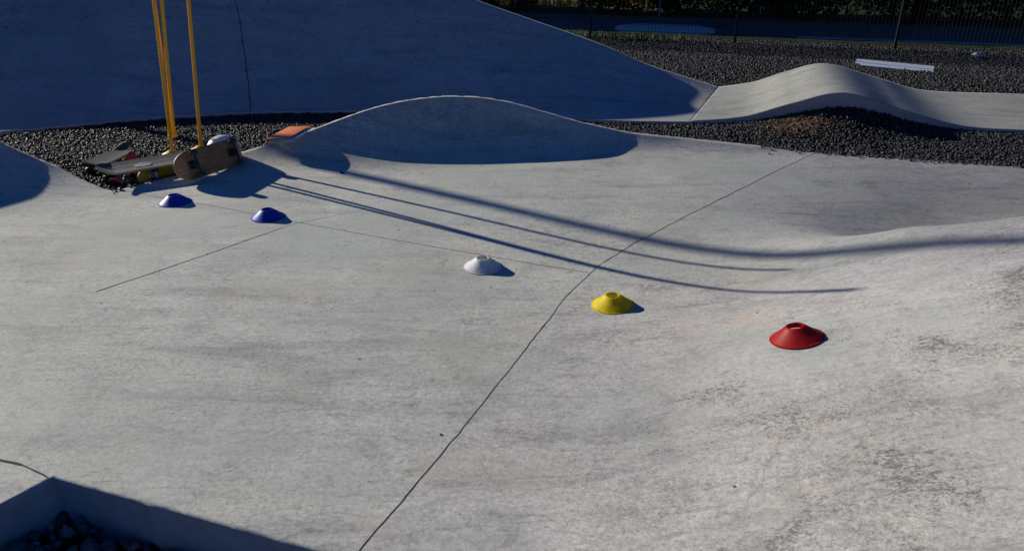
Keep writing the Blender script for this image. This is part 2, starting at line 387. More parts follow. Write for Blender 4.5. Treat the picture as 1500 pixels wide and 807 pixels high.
    WC = [(0,4,0),(-2,3,0),(0,2.5,.1),(-1,2,.1),(.3,1.6,.5),(.5,2.2,.5),(1.0,2.0,.9),(1.5,2.3,1.),(1.3,2.8,.3),(1.8,2.5,.9),(1.2,1.6,.9),(1.6,1.6,1.),(2.0,2.9,.3),(2.5,4.3,.6),(3.2,4.6,.7),(1.5,4.6,.3),(.8,3.2,.2),(-3,4.5,0),(-.5,5.3,.2),(5,3,.6),(.5,4.8,.1)]
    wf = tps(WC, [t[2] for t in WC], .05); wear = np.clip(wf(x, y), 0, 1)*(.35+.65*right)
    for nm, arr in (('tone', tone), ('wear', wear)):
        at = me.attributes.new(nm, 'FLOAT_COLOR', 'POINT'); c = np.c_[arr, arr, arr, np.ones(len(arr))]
        if nm == 'tone':   # darker tones a touch bluer
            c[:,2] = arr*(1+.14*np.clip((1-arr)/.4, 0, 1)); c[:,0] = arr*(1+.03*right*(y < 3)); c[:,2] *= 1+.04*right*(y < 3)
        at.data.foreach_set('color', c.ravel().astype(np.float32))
    me.update(); return o
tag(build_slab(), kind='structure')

# ---------------------------------------------------------------- berm and roller lane
def crom(P, t):
    P = np.array(P, float); n = len(P); i = min(int(t), n-2); f = t-i
    p0, p1, p2, p3 = P[max(i-1,0)], P[i], P[i+1], P[min(i+2,n-1)]
    return .5*((2*p1)+(-p0+p2)*f+(2*p0-5*p1+4*p2-p3)*f*f+(-p0+3*p1-3*p2+p3)*f**3)
def loft(name, inner, outer, prof, nl, nw, mat, thick=.12, bottom=None, joints=()):
    n = len(inner); V = []; F = []; mi = []
    T = np.linspace(0, n-1, nl); W = np.r_[np.linspace(0, .965, nw-1), 1.]
    for t in T:
        a = crom(inner, t); b = crom(outer, t)
        for w in W:
            p = a*(1-w)+b*w; z = a[2]*(1-w)+prof(w, b[2], a[2], t/(n-1)); V.append((p[0], p[1], z))
    for i in range(nl-1):
        for j in range(nw-1):
            k = i*nw+j; F.append((k, k+nw, k+nw+1, k+1)); mi.append(0)
    for j, flip in ((0, False), (nw-1, True)):
        base = len(V)
        for i in range(nl):
            p = V[i*nw+j]; V.append((p[0], p[1], p[2]-thick if bottom is None else min(p[2]-thick, bottom)))
        for i in range(nl-1):
            q = (i*nw+j, base+i, base+i+1, (i+1)*nw+j); F.append(q[::-1] if flip else q); mi.append(1)
    for i, flip in ((0, True), (nl-1, False)):
        base = len(V)
        for j in range(nw): p = V[i*nw+j]; V.append((p[0], p[1], p[2]-thick-.05))
        for j in range(nw-1):
            q = (i*nw+j, i*nw+j+1, base+j+1, base+j); F.append(q if flip else q[::-1]); mi.append(1)
    for ti in joints:
        ti, to = ti; a = crom(inner, ti); tdir = (crom(inner, ti+.02)-a)[:2]; tdir /= np.linalg.norm(tdir)
        k = len(V); ws = np.linspace(0.002, .96, 90)
        for q, w in enumerate(ws):
            tt = ti+(to-ti)*w; a = crom(inner, tt); b = crom(outer, tt); p = a*(1-w)+b*w; z = a[2]*(1-w)+prof(w, b[2], a[2], tt/(n-1))+.004; jj = mnoise.noise((w*7, ti, 0.))*.012
            for s in (-.0035, .0035): V.append((p[0]+tdir[0]*(s+jj), p[1]+tdir[1]*(s+jj), z))
        for q in range(len(ws)-1): F.append((k+2*q, k+2*q+1, k+2*q+3, k+2*q+2)); mi.append(2)
    me = bpy.data.meshes.new(name); me.from_pydata(V, [], F); me.polygons.foreach_set('use_smooth', [q != 1 for q in mi])
    o = link(name, me, [mat, M['edge'], M['crack']]); me.polygons.foreach_set('material_index', mi)
    bm = bmesh.new(); bm.from_mesh(me); bmesh.ops.recalc_face_normals(bm, faces=bm.faces); bm.to_mesh(me); bm.free(); me.update(); return o
IN = [(-7.2,2.2,.0),(-6.4,4.0,.0),(-5.3,5.35,.0),(-4.2,6.08,.0),(-3.33,6.52,0),(-2.41,6.78,0),(-1.5,6.84,0),(-.5,6.72,0),(.48,6.53,0),(1.05,6.44,0),(1.55,6.41,0)]
OUT = [(-9.3,3.4,.5),(-8.4,5.3,.7),(-7.0,7.1,.75),(-5.4,8.2,1.05),(-4.0,8.7,1.33),(-2.6,8.85,1.38),(-1.4,8.75,1.18),(-.37,8.5,.82),(.89,8.3,.42),(1.48,8.15,.2),(2.2,7.97,0)]
def berm_prof(w, h, a, t): return h*(min(w/.965, 1)**1.75) if w > 0 else 0
tag(loft('skatepark_berm', IN, OUT, berm_prof, 220, 60, M['berm'], joints=((5.0,4.6),), bottom=-.2), kind='structure')
LN = [(1.555,6.41),(2.0,6.38),(2.4,6.34),(2.8,6.3),(3.3,6.25),(3.8,6.18),(4.35,6.1),(5.5,5.9),(7.5,5.4)]
def roll(x): return .27*math.exp(-((x)/.62)**2)
XI = [-1.25,-.8,-.4,0,.5,1.0,1.55,2.7,4.7]
LI = [(p[0],p[1],roll(x)) for p, x in zip(LN, XI)]
LO = [(2.206,7.97,roll(-1.05)*.2),(2.55,7.93,roll(-.75)),(2.85,7.87,roll(-.4)),(3.22,7.8,roll(0)),(3.75,7.74,roll(.5)),(4.25,7.7,roll(1.0)),(5.1,7.62,0),(6.3,7.35,0),(8.6,6.8,0)]
def lane_prof(w, h, a, t): return h*w
tag(loft('skatepark_roller', LI, LO, lane_prof, 160, 30, M['lane']), kind='structure')

# ---------------------------------------------------------------- ground, gravel
NRM = Vector((math.sin(R(16.5)), math.cos(R(16.5)), 0)); DIR = Vector((math.cos(R(16.5)), -math.sin(R(16.5)), 0))
def ramp(v, a, b): return np.clip((v-a)/(b-a), 0, 1)
def sm(v): return v*v*(3-2*v)
def ground_z(x, y):
    x = np.atleast_1d(x).astype(float); y = np.atleast_1d(y).astype(float)
    d = x*NRM.x+y*NRM.y
    z = -.028-.09*sm(ramp(d, 9, 12.5))-.80*sm(ramp(d, 13.2, 16.8))
    # dirt packed up under the roller
    q = np.where(y < 7, np.exp(-((x-2.85)/.62)**2)*np.exp(-((y-6.42)/.38)**2), np.exp(-((x-3.2)/.6)**2)*np.exp(-((y-7.6)/.4)**2))
    z = z+.20*q
    inslab = (y < interp(BACK, x)-.03) & (y > interp(FRONT, x)+.02)
    cut = (y <= interp(FRONT, x)+.02)
    z = np.where(inslab, np.minimum(z, -.24), z)
    z = np.where(cut, -.165, z)
    return z
def gz(x, y): return float(ground_z(x, y)[0])
def axis(lo, hi, step, far, n=26):
    c = np.arange(lo, hi+1e-6, step); g = np.geomspace(step*2, far, n)
    return np.r_[lo-g[::-1], c, hi+g]
def build_ground():
    xs = axis(-8, 13, .1, 500); ys = axis(-2, 26, .1, 500)
    X, Y = np.meshgrid(xs, ys, indexing='ij'); x = X.ravel(); y = Y.ravel(); z = ground_z(x, y)
    z = z+np.array([mnoise.noise((a*1.7, b*1.7, 0.))*.015 for a, b in zip(x, y)])*((y > -2)&(y < 26)&(x > -8)&(x < 13))
    z = np.where((x*NRM.x+y*NRM.y) > 16.5, z-.02, z)
    idx = np.arange(len(x)).reshape(len(xs), len(ys))
    F = np.c_[idx[:-1,:-1].ravel(), idx[1:,:-1].ravel(), idx[1:,1:].ravel(), idx[:-1,1:].ravel()].tolist()
    me = bpy.data.meshes.new('ground'); me.from_pydata(np.c_[x,y,z].tolist(), [], F); me.polygons.foreach_set('use_smooth', [True]*len(F))
    o = link('ground', me, M['ground'])
    d = x*NRM.x+y*NRM.y; g = sm(ramp(d, 12.6, 13.4))[:,None]
    soil = np.array([.018,.018,.02]); grass = np.array([.03,.045,.016]); dry = np.array([.34,.33,.12])
    ss = x*DIR.x+y*DIR.y; lit = (sm(ramp(d, 25.6, 26.5))*sm(ramp(-ss,3.4,4.2))*sm(ramp(ss,-14,-12)))[:,None]
    c = soil*(1-g)+grass*g; c = c*(1-lit)+dry*lit
    rust = (np.exp(-((x-2.5)/.5)**2-((y-6.15)/.22)**2))[:,None]
    c = c*(1-.9*rust)+np.array([.15,.085,.05])*.9*rust
    at = me.attributes.new('gcol', 'FLOAT_COLOR', 'POINT'); at.data.foreach_set('color', np.c_[c, np.ones(len(c))].ravel().astype(np.float32))
    tag(o, kind='structure')
build_ground()

def ico():
    bm = bmesh.new(); bmesh.ops.create_icosphere(bm, subdivisions=1, radius=1)
    v = np.array([t.co[:] for t in bm.verts]); f = np.array([[q.index for q in t.verts] for t in bm.faces]); bm.free(); return v, f
IV, IF = ico()
def stones(name, pts, sizes, shades, mat):
    n = len(pts); k = len(IV)
    V = np.repeat(IV[None], n, 0)*(1+rng.uniform(-.42, .36, (n, k, 1)))
    V = V*rng.uniform(.42, 1.2, (n, 1, 3))
    q = rng.normal(size=(n, 4)); q /= np.linalg.norm(q, axis=1)[:,None]; w, x, y, z = q.T
    Rm = np.stack([1-2*(y*y+z*z),2*(x*y-z*w),2*(x*z+y*w),2*(x*y+z*w),1-2*(x*x+z*z),2*(y*z-x*w),2*(x*z-y*w),2*(y*z+x*w),1-2*(x*x+y*y)],1).reshape(n,3,3)
    V = np.einsum('nij,nkj->nki', Rm, V)*sizes[:,None,None]+pts[:,None,:]
    Fc = IF[None]+(np.arange(n)*k)[:,None,None]
    me = bpy.data.meshes.new(name); nv, nf = n*k, n*len(IF)
    me.vertices.add(nv); me.vertices.foreach_set('co', V.ravel().astype(np.float32))
    me.loops.add(nf*3); me.loops.foreach_set('vertex_index', Fc.ravel().astype(np.int32))
    me.polygons.add(nf); me.polygons.foreach_set('loop_start', np.arange(0, nf*3, 3, dtype=np.int32)); me.polygons.foreach_set('loop_total', np.full(nf, 3, dtype=np.int32))
    me.update(calc_edges=True)
    at = me.attributes.new('shade', 'FLOAT_COLOR', 'POINT'); at.data.foreach_set('color', np.repeat(np.c_[shades, np.ones(n)], k, 0).ravel().astype(np.float32))
    return link(name, me, mat)
# lane / berm footprints, to keep the stones off them
def poly_of(a, b): return [(p[0], p[1]) for p in a]+[(p[0], p[1]) for p in b[::-1]]
POLYS = [poly_of([crom(IN, t) for t in np.linspace(0, 10, 60)], [crom(OUT, t) for t in np.linspace(0, 10, 60)]), poly_of([crom(LI, t) for t in np.linspace(0, 8, 40)], [crom(LO, t) for t in np.linspace(0, 8, 40)])]
def inpoly(x, y, P):
    c = np.zeros(len(x), bool); n = len(P)
    for i in range(n):
        x0, y0 = P[i]; x1, y1 = P[i-1]
        if y0 == y1: continue
        c ^= ((y0 > y) != (y1 > y)) & (x < (x1-x0)*(y-y0)/(y1-y0)+x0)
    return c
def scatter(x0, x1, y0, y1, dens, s0, s1, keep, seed_dark=(.009, .038)):
    n = int((x1-x0)*(y1-y0)*dens); x = rng.uniform(x0, x1, n); y = rng.uniform(y0, y1, n)
    ok = keep(x, y)
    for P in POLYS: ok &= ~inpoly(x, y, P)
    x, y = x[ok], y[ok]; n = len(x); s = rng.uniform(s0, s1, n)*rng.choice([.7,1,1.25], n, p=[.35,.5,.15])
    z = ground_z(x, y)+s*rng.uniform(.1, 1.0, n)
    g = rng.uniform(*seed_dark, n)**1.; g = np.where(rng.random(n) < .04, g*3.0, g)
    c = np.c_[g*1.0, g*1.0, g*1.06]
    return np.c_[x, y, z], s, c
outslab = lambda x, y: y > interp(BACK, x)+.012
A = scatter(-6.2, 6.5, 4.3, 7.0, 5600, .006, .0125, outslab)
B = scatter(.6, 11, 6.3, 13.0, 2500, .008, .0155, lambda x, y: (x*NRM.x+y*NRM.y < 12.9) & (y > 6.6))
keepn = ~((np.exp(-((A[0][:,0]-2.45)/.42)**2-((A[0][:,1]-6.15)/.17)**2) > rng.random(len(A[0]))*1.2))
A = tuple(q[keepn] for q in A)
Cc = scatter(-2.6, .6, .3, 1.8, 1500, .012, .024, lambda x, y: y < interp(FRONT, x)-.01, (.06,.16))
D = scatter(-2.6, .6, .3, 1.8, 90, .03, .05, lambda x, y: y < interp(FRONT, x)-.05, (.10,.22))
D[0][:,2] += .01
def strays(n):
    x = np.r_[rng.uniform(1.9, 4.2, n), rng.uniform(-2.6, -2.1, n//8)]; d = rng.exponential(.022, len(x)); y = interp(BACK, x)-d-.004; s_ = rng.uniform(.005,.012,len(x))
    g = rng.uniform(.012,.06,len(x)); return np.c_[x, y, slab_z(x, y)+s_*.45], s_, np.c_[g,g,g*1.06]
E_ = strays(420)
PT = [np.concatenate([A[i], B[i], Cc[i], D[i], E_[i]]) for i in range(3)]
# rusty soil near the roller tints its stones
rx = np.exp(-((PT[0][:,0]-2.5)/.4)**2-((PT[0][:,1]-6.12)/.2)**2)[:,None]*rng.random((len(PT[0]),1))
PT[2] = PT[2]*(1-rx)+np.array([.08,.05,.03])*rx
tag(stones('gravel', PT[0], PT[1], PT[2], M['stone']), 'dark crushed stone gravel filling the gaps between the concrete lanes', 'gravel', kind='stuff')

# ---------------------------------------------------------------- road, kerb island, markings
def strip(mb, d0, d1, s0, s1, z, seg=1, top=True):
    for k in range(seg):
        a = s0+(s1-s0)*k/seg; b = s0+(s1-s0)*(k+1)/seg
        P = [NRM*d0+DIR*a, NRM*d0+DIR*b, NRM*d1+DIR*b, NRM*d1+DIR*a]
        mb.poly([(p.x, p.y, z) for p in P])
mb = MB(); strip(mb, 17.0, 22.2, -300, 300, -.915); tag(mb.build('road', M['asphalt'], smooth=False), kind='structure')
mb = MB(); strip(mb, 17.35, 17.47, -300, 300, -.909); strip(mb, 19.9, 20.14, 1.35, 300, -.909); strip(mb, 19.35, 19.47, -300, -5.0, -.909)
strip(mb, 18.3, 18.42, -60, -2.5, -.909); strip(mb, 18.95, 19.07, -60, -2.9, -.909)
tag(mb.build('road_marking', M['line'], smooth=False), kind='structure')
def ext(name, d0, d1, s0, s1, z0, z1, mat, taper=0):
    bm = bmesh.new()
    pts = [(d0,s0+taper),(d0,s1-taper),((d0+d1)/2,s1),(d1,s1-taper),(d1,s0+taper),((d0+d1)/2,s0)] if taper else [(d0,s0),(d0,s1),(d1,s1),(d1,s0)]
    lo = [bm.verts.new((*(NRM*d+DIR*s).xy, z0)) for d, s in pts]; hi = [bm.verts.new((*(NRM*d+DIR*s).xy, z1)) for d, s in pts]
    bm.faces.new(hi); bm.faces.new(lo[::-1]); n = len(pts)
    for i in range(n): bm.faces.new((lo[i], lo[(i+1)%n], hi[(i+1)%n], hi[i]))
    bmesh.ops.bevel(bm, geom=[e for e in bm.edges if all(v.co.z > (z0+z1)/2 for v in e.verts)], offset=.03, segments=2, affect='EDGES')
    bmesh.ops.recalc_face_normals(bm, faces=bm.faces)
    me = bpy.data.meshes.new(name); bm.to_mesh(me); bm.free(); return link(name, me, mat)
tag(ext('kerb', 22.2, 22.38, -200, 200, -1.0, -.79, M['kerb_dark']), kind='structure')
isl = ext('traffic_island', 19.45, 20.7, -3.15, -.62, -.93, -.79, M['kerb'], .5)
tag(isl, 'low pale kerbed traffic island in the middle of the shaded road', 'traffic island')

# ---------------------------------------------------------------- mesh fence
fence = empty('mesh_fence', (*(NRM*12.5).xy, 0)); fence.rotation_euler = (0, 0, -R(16.5))
tag(fence, 'dark welded mesh fence on square posts along the road', 'fence')
# local x runs along the fence; s of the known post
s_ref = Vector((3.48, 12.0, 0)).dot(DIR); PW = 2.29
for k in range(-6, 8):
    sx = s_ref+k*PW; p = MB().box((sx, 0, .72), (.038, .038, 1.86), bev=.004); p.build('post', M['fence'], fence)
    pm = MB(); x = sx+.06
    while x < sx+PW-.03: pm.box((x, -.03, .78), (.005, .005, 1.62)); x += .052
    for zz in np.arange(.02, 1.6, .104): pm.box((sx+PW/2, -.036, zz), (PW-.06, .006, .006))
    pm.build('panel', M['fence'], fence, smooth=False)

# ---------------------------------------------------------------- foliage
def leaf_cloud(name, blobs, n, size, mat, parent=None):
    """many small leaf quads over and through a set of ellipsoids (cx,cy,cz,rx,ry,rz)"""
    b = np.array(blobs, float); vol = b[:,3]*b[:,4]*b[:,5]; ch = rng.choice(len(b), n, p=vol/vol.sum())
    u = rng.normal(size=(n,3)); u /= np.linalg.norm(u,axis=1)[:,None]; r = rng.uniform(.0, 1, n)**.33
    c = b[ch,:3]+u*r[:,None]*b[ch,3:]
    a = rng.normal(size=(n,3)); a /= np.linalg.norm(a,axis=1)[:,None]; t = rng.normal(size=(n,3)); t = np.cross(a,t); t /= np.linalg.norm(t,axis=1)[:,None]
    s = size*rng.uniform(.6,1.4,n)[:,None]
    V = np.stack([c-a*s, c+t*s*.5, c+a*s, c-t*s*.5],1).reshape(-1,3)
    me = bpy.data.meshes.new(name); me.vertices.add(n*4); me.vertices.foreach_set('co', V.ravel().astype(np.float32))
    me.loops.add(n*4); me.loops.foreach_set('vertex_index', np.arange(n*4,dtype=np.int32))
    me.polygons.add(n); me.polygons.foreach_set('loop_start', np.arange(0,n*4,4,dtype=np.int32)); me.polygons.foreach_set('loop_total', np.full(n,4,dtype=np.int32)); me.update(calc_edges=True)
    return link(name, me, mat, parent)
def tree(x, y, h, w, label, group=None, n=16000):
    z0 = -.92; t = empty('broadleaf_tree', (x, y, z0)); tag(t, label, 'tree', group)
    mb = MB(); px, py = 0, 0
    for k in range(5):
        nx, ny = px+random.uniform(-.12,.12), py+random.uniform(-.12,.12)
        mb.tube((px,py,h*.16*k), (nx,ny,h*.16*(k+1)), .2*(1-.16*k), .2*(1-.16*(k+1)), 9, cap=(k == 0)); px, py = nx, ny
    for k in range(7):
        a = random.uniform(0, 6.28); zz = h*random.uniform(.2,.5); mb.tube((0,0,zz), (math.cos(a)*w*.6, math.sin(a)*w*.6, zz+h*.22), .07, .02, 6)
    mb.build('trunk', M['bark'], t)
    bl = [(random.uniform(-.6,.6)*w, random.uniform(-.45,.45)*w, h*random.uniform(.36,.88), w*random.uniform(.4,.62), w*random.uniform(.4,.55), h*random.uniform(.13,.2)) for _ in range(12)]
    bl += [(random.uniform(-.4,.4)*w, random.uniform(-.3,.5)*w, h*random.uniform(.14,.3), w*.4, w*.4, h*.16) for _ in range(7)]
    leaf_cloud('crown', bl, n, .16, M['leaf'], t)
LOOKS = ['leafy tree farthest left beyond the road, behind the berm', 'leafy tree just left of the sunlit gap in the hedge', 'dark leafy tree just right of the sunlit hedge gap, behind the blue sign', 'broad leafy tree right of the blue sign post beyond the road', 'dark leafy tree over the right half of the long hedge', 'dark tree near the right end of the long hedge', 'farthest right tree of the row beyond the road']
for i, sgn in enumerate((-15.2,-10.8,-2.4,1.2,5.0,9.5,14.5)):
    p = NRM*(25.3+random.uniform(-.3,.5))+DIR*sgn; tree(p.x, p.y, 8.2+random.uniform(-.5,.8), 3.1, LOOKS[i], 'trees beyond the road')
for i, sgn in enumerate((-30,-26,-22,-18)):
    p = NRM*(25.5)+DIR*sgn; tree(p.x, p.y, 8.4, 3.1, 'leafy tree of the row left beyond the road, outside the view', 'trees left of the view')
def hedge(s0, s1, d, label, h=1.7):
    c = NRM*d+DIR*((s0+s1)/2); t = empty('hedge', (c.x, c.y, -.92), -R(16.5)); tag(t, label, 'hedge')
    L = s1-s0; k = max(2, int(L/.55)); bl = [(-L/2+L*(i+.5)/k, random.uniform(-.15,.15), h*random.uniform(.42,.6), L/k*.75, .6, h*random.uniform(.46,.6)) for i in range(k)]
    leaf_cloud('foliage', bl, int(L*1500), .07, M['leaf'], t)
    mb = MB()
    for i in range(int(L/.3)):
        x = -L/2+.15+i*.3; mb.tube((x,random.uniform(-.1,.1),0), (x+random.uniform(-.1,.1),random.uniform(-.1,.1),h*.6), .02, .01, 5)
    mb.build('stem', M['bark'], t)
hedge(-11,-7.7, 24.3, 'short dark hedge behind the sloping edge of the berm')
hedge(-7.2,-6.4, 24.3, 'small dark bush between the two sunlit gaps beyond the road', 1.5)
hedge(-5.1, 16, 24.4, 'long dark clipped hedge running along the far side of the road', 2.0)
# railing seen across the sunlit gap
rl = empty('railing', (*(NRM*25.6+DIR*-4.8).xy, -.92), -R(16.5)); tag(rl, 'pale metal railing crossing the sunlit grass gap beyond the road', 'railing')
mb = MB()
for zz in (.32, .62, .95): mb.tube((-4.6,0,zz), (2.2,0,zz), .022, n=8)
mb.build('rail', M['galv'], rl)
for k in range(7): MB().tube((-4.5+k*1.1,0,0), (-4.5+k*1.1,0,1.0), .028, n=8).build('post', M['galv'], rl)
# grass: verge strip and tufts by the fence
def grass(name, spots, mat, h0, h1, label):
    V = []; F = []
    for (x, y, z) in spots:
        a = random.uniform(0, 6.28); l = random.uniform(h0, h1); w = l*.05+.002; b = random.uniform(.1,.7)*l; ca, sa = math.cos(a), math.sin(a)
        k = len(V); V += [(x-sa*w,y+ca*w,z),(x+sa*w,y-ca*w,z),(x+ca*b*.4+sa*w*.6,y+sa*b*.4-ca*w*.6,z+l*.6),(x+ca*b*.4-sa*w*.6,y+sa*b*.4+ca*w*.6,z+l*.6),(x+ca*b,y+sa*b,z+l)]
        F += [(k,k+1,k+2,k+3),(k+3,k+2,k+4)]
    me = bpy.data.meshes.new(name); me.from_pydata(V, [], F); return tag(link(name, me, mat), label, 'grass', kind='stuff')
sp = []
for _ in range(9000):
    p = NRM*random.uniform(22.42, 24.2)+DIR*random.uniform(-9, 12); sp.append((p.x, p.y, -.95))
grass('verge_grass', sp, M['grass'], .05, .14, 'short dark grass of the verge between far kerb and hedge')
sp = []
for _ in range(450):
    c = random.choice([(-1.9,12.35),(-1.5,12.35),(-1.2,12.45),(-2.4,12.5),(-2.9,12.6)]); p = NRM*(c[1]+random.gauss(0,.12))+DIR*(c[0]+random.gauss(0,.35)); sp.append((p.x, p.y, gz(p.x,p.y)))
grass('tall_weeds', sp, M['grass'], .04, .15, 'loose green weeds along the foot of the mesh fence')
sp = []
for _ in range(12000):
    p = NRM*random.uniform(26.2, 31)+DIR*random.uniform(-10, -2.5); sp.append((p.x, p.y, -.95))
grass('dry_grass', sp, M['grass_dry'], .08, .3, 'sunlit yellow green grass seen through the gap in the hedge')
# blue sign on its post
sg = empty('sign_post', (*(NRM*23.1+DIR*-2.35).xy, -.93), -R(10)); tag(sg, 'small blue sign on a grey post in front of the hedge', 'sign')
MB().tube((0,0,0), (0,0,2.2), .03, n=10).build('post', M['galv'], sg)
MB().box((0,-.045,.93), (.34,.02,.75), bev=.006).build('sign_panel', M['blue_sign'], sg)
MB().box((.06,-.0575,.85), (.10,.002,.3)).build('white_symbol', M['white_pl'], sg)

# lamp post up-sun, out of frame, whose blurred shadow crosses the slab
def lamp():
    b = Vector((.24, 4.06, 0)) - SD*12.0
    t = empty('street_lamp', (b.x, b.y, -.1)); tag(t, 'tall grey lamp post standing outside the frame beyond the berm', 'street lamp')
    MB().tube((0,0,0), (0,0,6.4), .058, .048, 20).build('pole', M['galv'], t)
    MB().tube((0,0,0), (0,0,.05), .17, .17, 20).build('base_plate', M['galv'], t)
    MB().tube((0,0,6.35), (-1.1,.5,6.55), .035, n=10).build('arm', M['galv'], t)
    MB().box((-1.35,.6,6.56), (.6,.24,.1), bev=.03).build('lamp_head', M['galv'], t)
lamp()

# ---------------------------------------------------------------- training cones
def make_cone(name, x, y, mat, label, r=.095, rt=.029, h=.05, rz=0., z=None):
    e = .04; 
    if z is None:
        z0 = sz(x,y); nx = -(sz(x+e,y)-sz(x-e,y))/(2*e); ny = -(sz(x,y+e)-sz(x,y-e))/(2*e)
    else: z0 = z; nx = ny = 0
    prof = [(r,0.0),(r+.001,.003),(r-.004,.0042),(r-.006,.0052),(rt+.010,h-.006),(rt+.005,h-.0015),(rt,h),(rt-.002,h-.001),(rt-.0015,h-.011),(rt+.003,h-.0115),(rt+.009,h-.0105),(r-.008,.0032),(r-.002,.001),(r,0.0)]
    m = MB(); m.lathe(prof, 72); bmesh.ops.remove_doubles(m.bm, verts=m.bm.verts, dist=1e-5)
    o = m.build(name, mat, ang=60)
    q = Vector((0,0,1)).rotation_difference(Vector((nx,ny,1)).normalized()); o.rotation_mode = 'QUATERNION'; o.rotation_quaternion = q
    o.location = (x, y, z0+.001); tag(o, label, 'training cone', 'disc training cones'); return o
CONES = [('disc_cone',1.052,2.372,'cone_red','red training cone on the rising slab, nearest to the camera'),
 ('disc_cone',.452,2.945,'cone_yellow','yellow training cone on the slab between the white and the red one'),
 ('disc_cone',-.147,3.385,'cone_white','white training cone on the slab beside the long joint'),
 ('disc_cone',-1.435,4.08,'cone_blue','dark blue training cone at the joint crossing, nearer the white cone'),
 ('disc_cone',-2.09,4.34,'cone_blue','dark blue training cone farther left, near the skateboards')]
for n_, x, y, m_, l in CONES: make_cone(n_, x, y, M[m_], l)
make_cone('disc_cone', 6.39, 10.5, M['cone_pale'], 'pale blue cone lying far off on the gravel near the fence', z=-.06, r=.06, rt=.02, h=.035)

# ---------------------------------------------------------------- skateboards
def deck_outline(L, W, point=0.):
    """half-width at x in -L/2..L/2"""
    def hw(x):
        e = W/2; d = L/2-abs(x); rr = W*(.62+point)
        if d >= rr: return e
        q = 1-d/rr; return e*max(0, 1-q**(2.3-point))**.5
    return hw
def make_board(name, label, L, W, M4, deck_mat, grip_mat, truck_mat, wheel_mat, kick=.05, wb=.42, point=0., grip_strip=False, wr=.027):
    root = empty(name); root.matrix_world = M4; tag(root, label, 'skateboard', 'skateboards piled by the poles')
    hw = deck_outline(L, W, point); nx, ny = 64, 12
    def zc(x, v):
        d = abs(x)-wb/2-.06; z = 0.
        if d > 0: z += kick*(d/(L/2-wb/2-.06))**1.25
        return z+.010*v*v
    # local z = 0 at deck top middle
    xs = [(-math.cos(math.pi*i/nx))*L/2 for i in range(nx+1)]
    def sheet(off, bm, scale=1., vr=(-1,1), xr=None):
        g = []
        for x in xs:
            x2 = x*scale; h = max(hw(x2*.9999/ max(scale,1e-6)) * scale, .0004); g.append([bm.verts.new((x2, (vr[0]+(vr[1]-vr[0])*j/ny)*h, zc(x2, (vr[0]+(vr[1]-vr[0])*j/ny)*h/(W/2))+off)) for j in range(ny+1)])
        return g
    th = .011
    bm = bmesh.new(); a = sheet(0, bm); b = sheet(-th, bm)
    for i in range(nx):
        for j in range(ny):
            f = bm.faces.new((a[i][j], a[i+1][j], a[i+1][j+1], a[i][j+1])); f.material_index = 0; f.smooth = True
            f = bm.faces.new((b[i][j], b[i][j+1], b[i+1][j+1], b[i+1][j])); f.material_index = 0; f.smooth = True
        for j in (0, ny):
            f = bm.faces.new((a[i][j], b[i][j], b[i+1][j], a[i+1][j])); f.material_index = 1
    for i in (0, nx):
        for j in range(ny): f = bm.faces.new((a[i][j], a[i][j+1], b[i][j+1], b[i][j])); f.material_index = 1
    bmesh.ops.recalc_face_normals(bm, faces=bm.faces)
    me = bpy.data.meshes.new('deck'); bm.to_mesh(me); bm.free(); link('deck', me, [deck_mat, M['ply']], root)
    if grip_mat:
        bm = bmesh.new(); a = sheet(.0012, bm, .988)
        for i in range(nx):
            for j in range(ny): f = bm.faces.new((a[i][j], a[i+1][j], a[i+1][j+1], a[i][j+1])); f.smooth = True
        me = bpy.data.meshes.new('grip_tape'); bm.to_mesh(me); bm.free(); link('grip_tape', me, grip_mat, root)
    if grip_strip:
        mbs = MB()
        for v0 in (-.62, .2):       # thin pale printed lines and an oval badge
            P = [[(x, v0*hw(x)+q*.003, zc(x, v0)+.003) for x in [(-.4+.8*i/30)*L for i in range(31)]] for q in (-1,1)]
            for i in range(30): mbs.poly([P[0][i], P[0][i+1], P[1][i+1], P[1][i]])
        mbs.poly([(-.06+math.cos(t)*.055, -.012+math.sin(t)*.035, .0045+.004*abs(math.sin(t))) for t in [6.2832*i/24 for i in range(24)]])
        mbs.build('printed_pattern', M['strip'], root, smooth=False)
    for s in (-1, 1):
        tk = MB()
        X = s*wb/2
        tk.box((X,0,-th-.005), (.08,.055,.010), bev=.002)
        tk.box((X-s*.006,0,-th-.022), (.035,.04,.028), bev=.006)
        tk.tube((X,-.055,-th-.043),(X,.055,-th-.043), .0095, n=12); tk.tube((X,-.095*W/.2,-th-.043),(X,.095*W/.2,-th-.043), .004, n=10)
        tk.tube((X+s*.012,0,-th-.008),(X-s*.004,0,-th-.045), .010, .008, n=12)
        for bx in (-.027,.027):
            for by in (-.02,.02): tk.tube((X+bx,by,-th-.009),(X+bx,by,-th-.014), .004, n=6)
        tr = tk.build('truck', truck_mat, root)
        for q in (-1, 1):
            y0 = q*.078*W/.2; wm = MB()
            Mx = Matrix.Translation((X, y0, -th-.043)) @ Matrix.Rotation(R(90), 4, 'X')
            hwid = .016
            wm.lathe([(.006,-hwid),(wr*.55,-hwid),(wr*.88,-hwid),(wr,-hwid*.6),(wr,hwid*.6),(wr*.88,hwid),(wr*.55,hwid),(wr*.5,hwid*.7),(.006,hwid*.7)], 24, Mx)
            wo = wm.build('wheel', wheel_mat, root, ang=30); wo.parent = tr
    return root
def frame(center, xdir, zdir):
    x = Vector(xdir).normalized(); z = Vector(zdir); z = (z-x*z.dot(x)).normalized(); y = z.cross(x)
    m = Matrix(((x.x,y.x,z.x,0),(x.y,y.y,z.y,0),(x.z,y.z,z.z,0),(0,0,0,1))); return Matrix.Translation(center) @ m
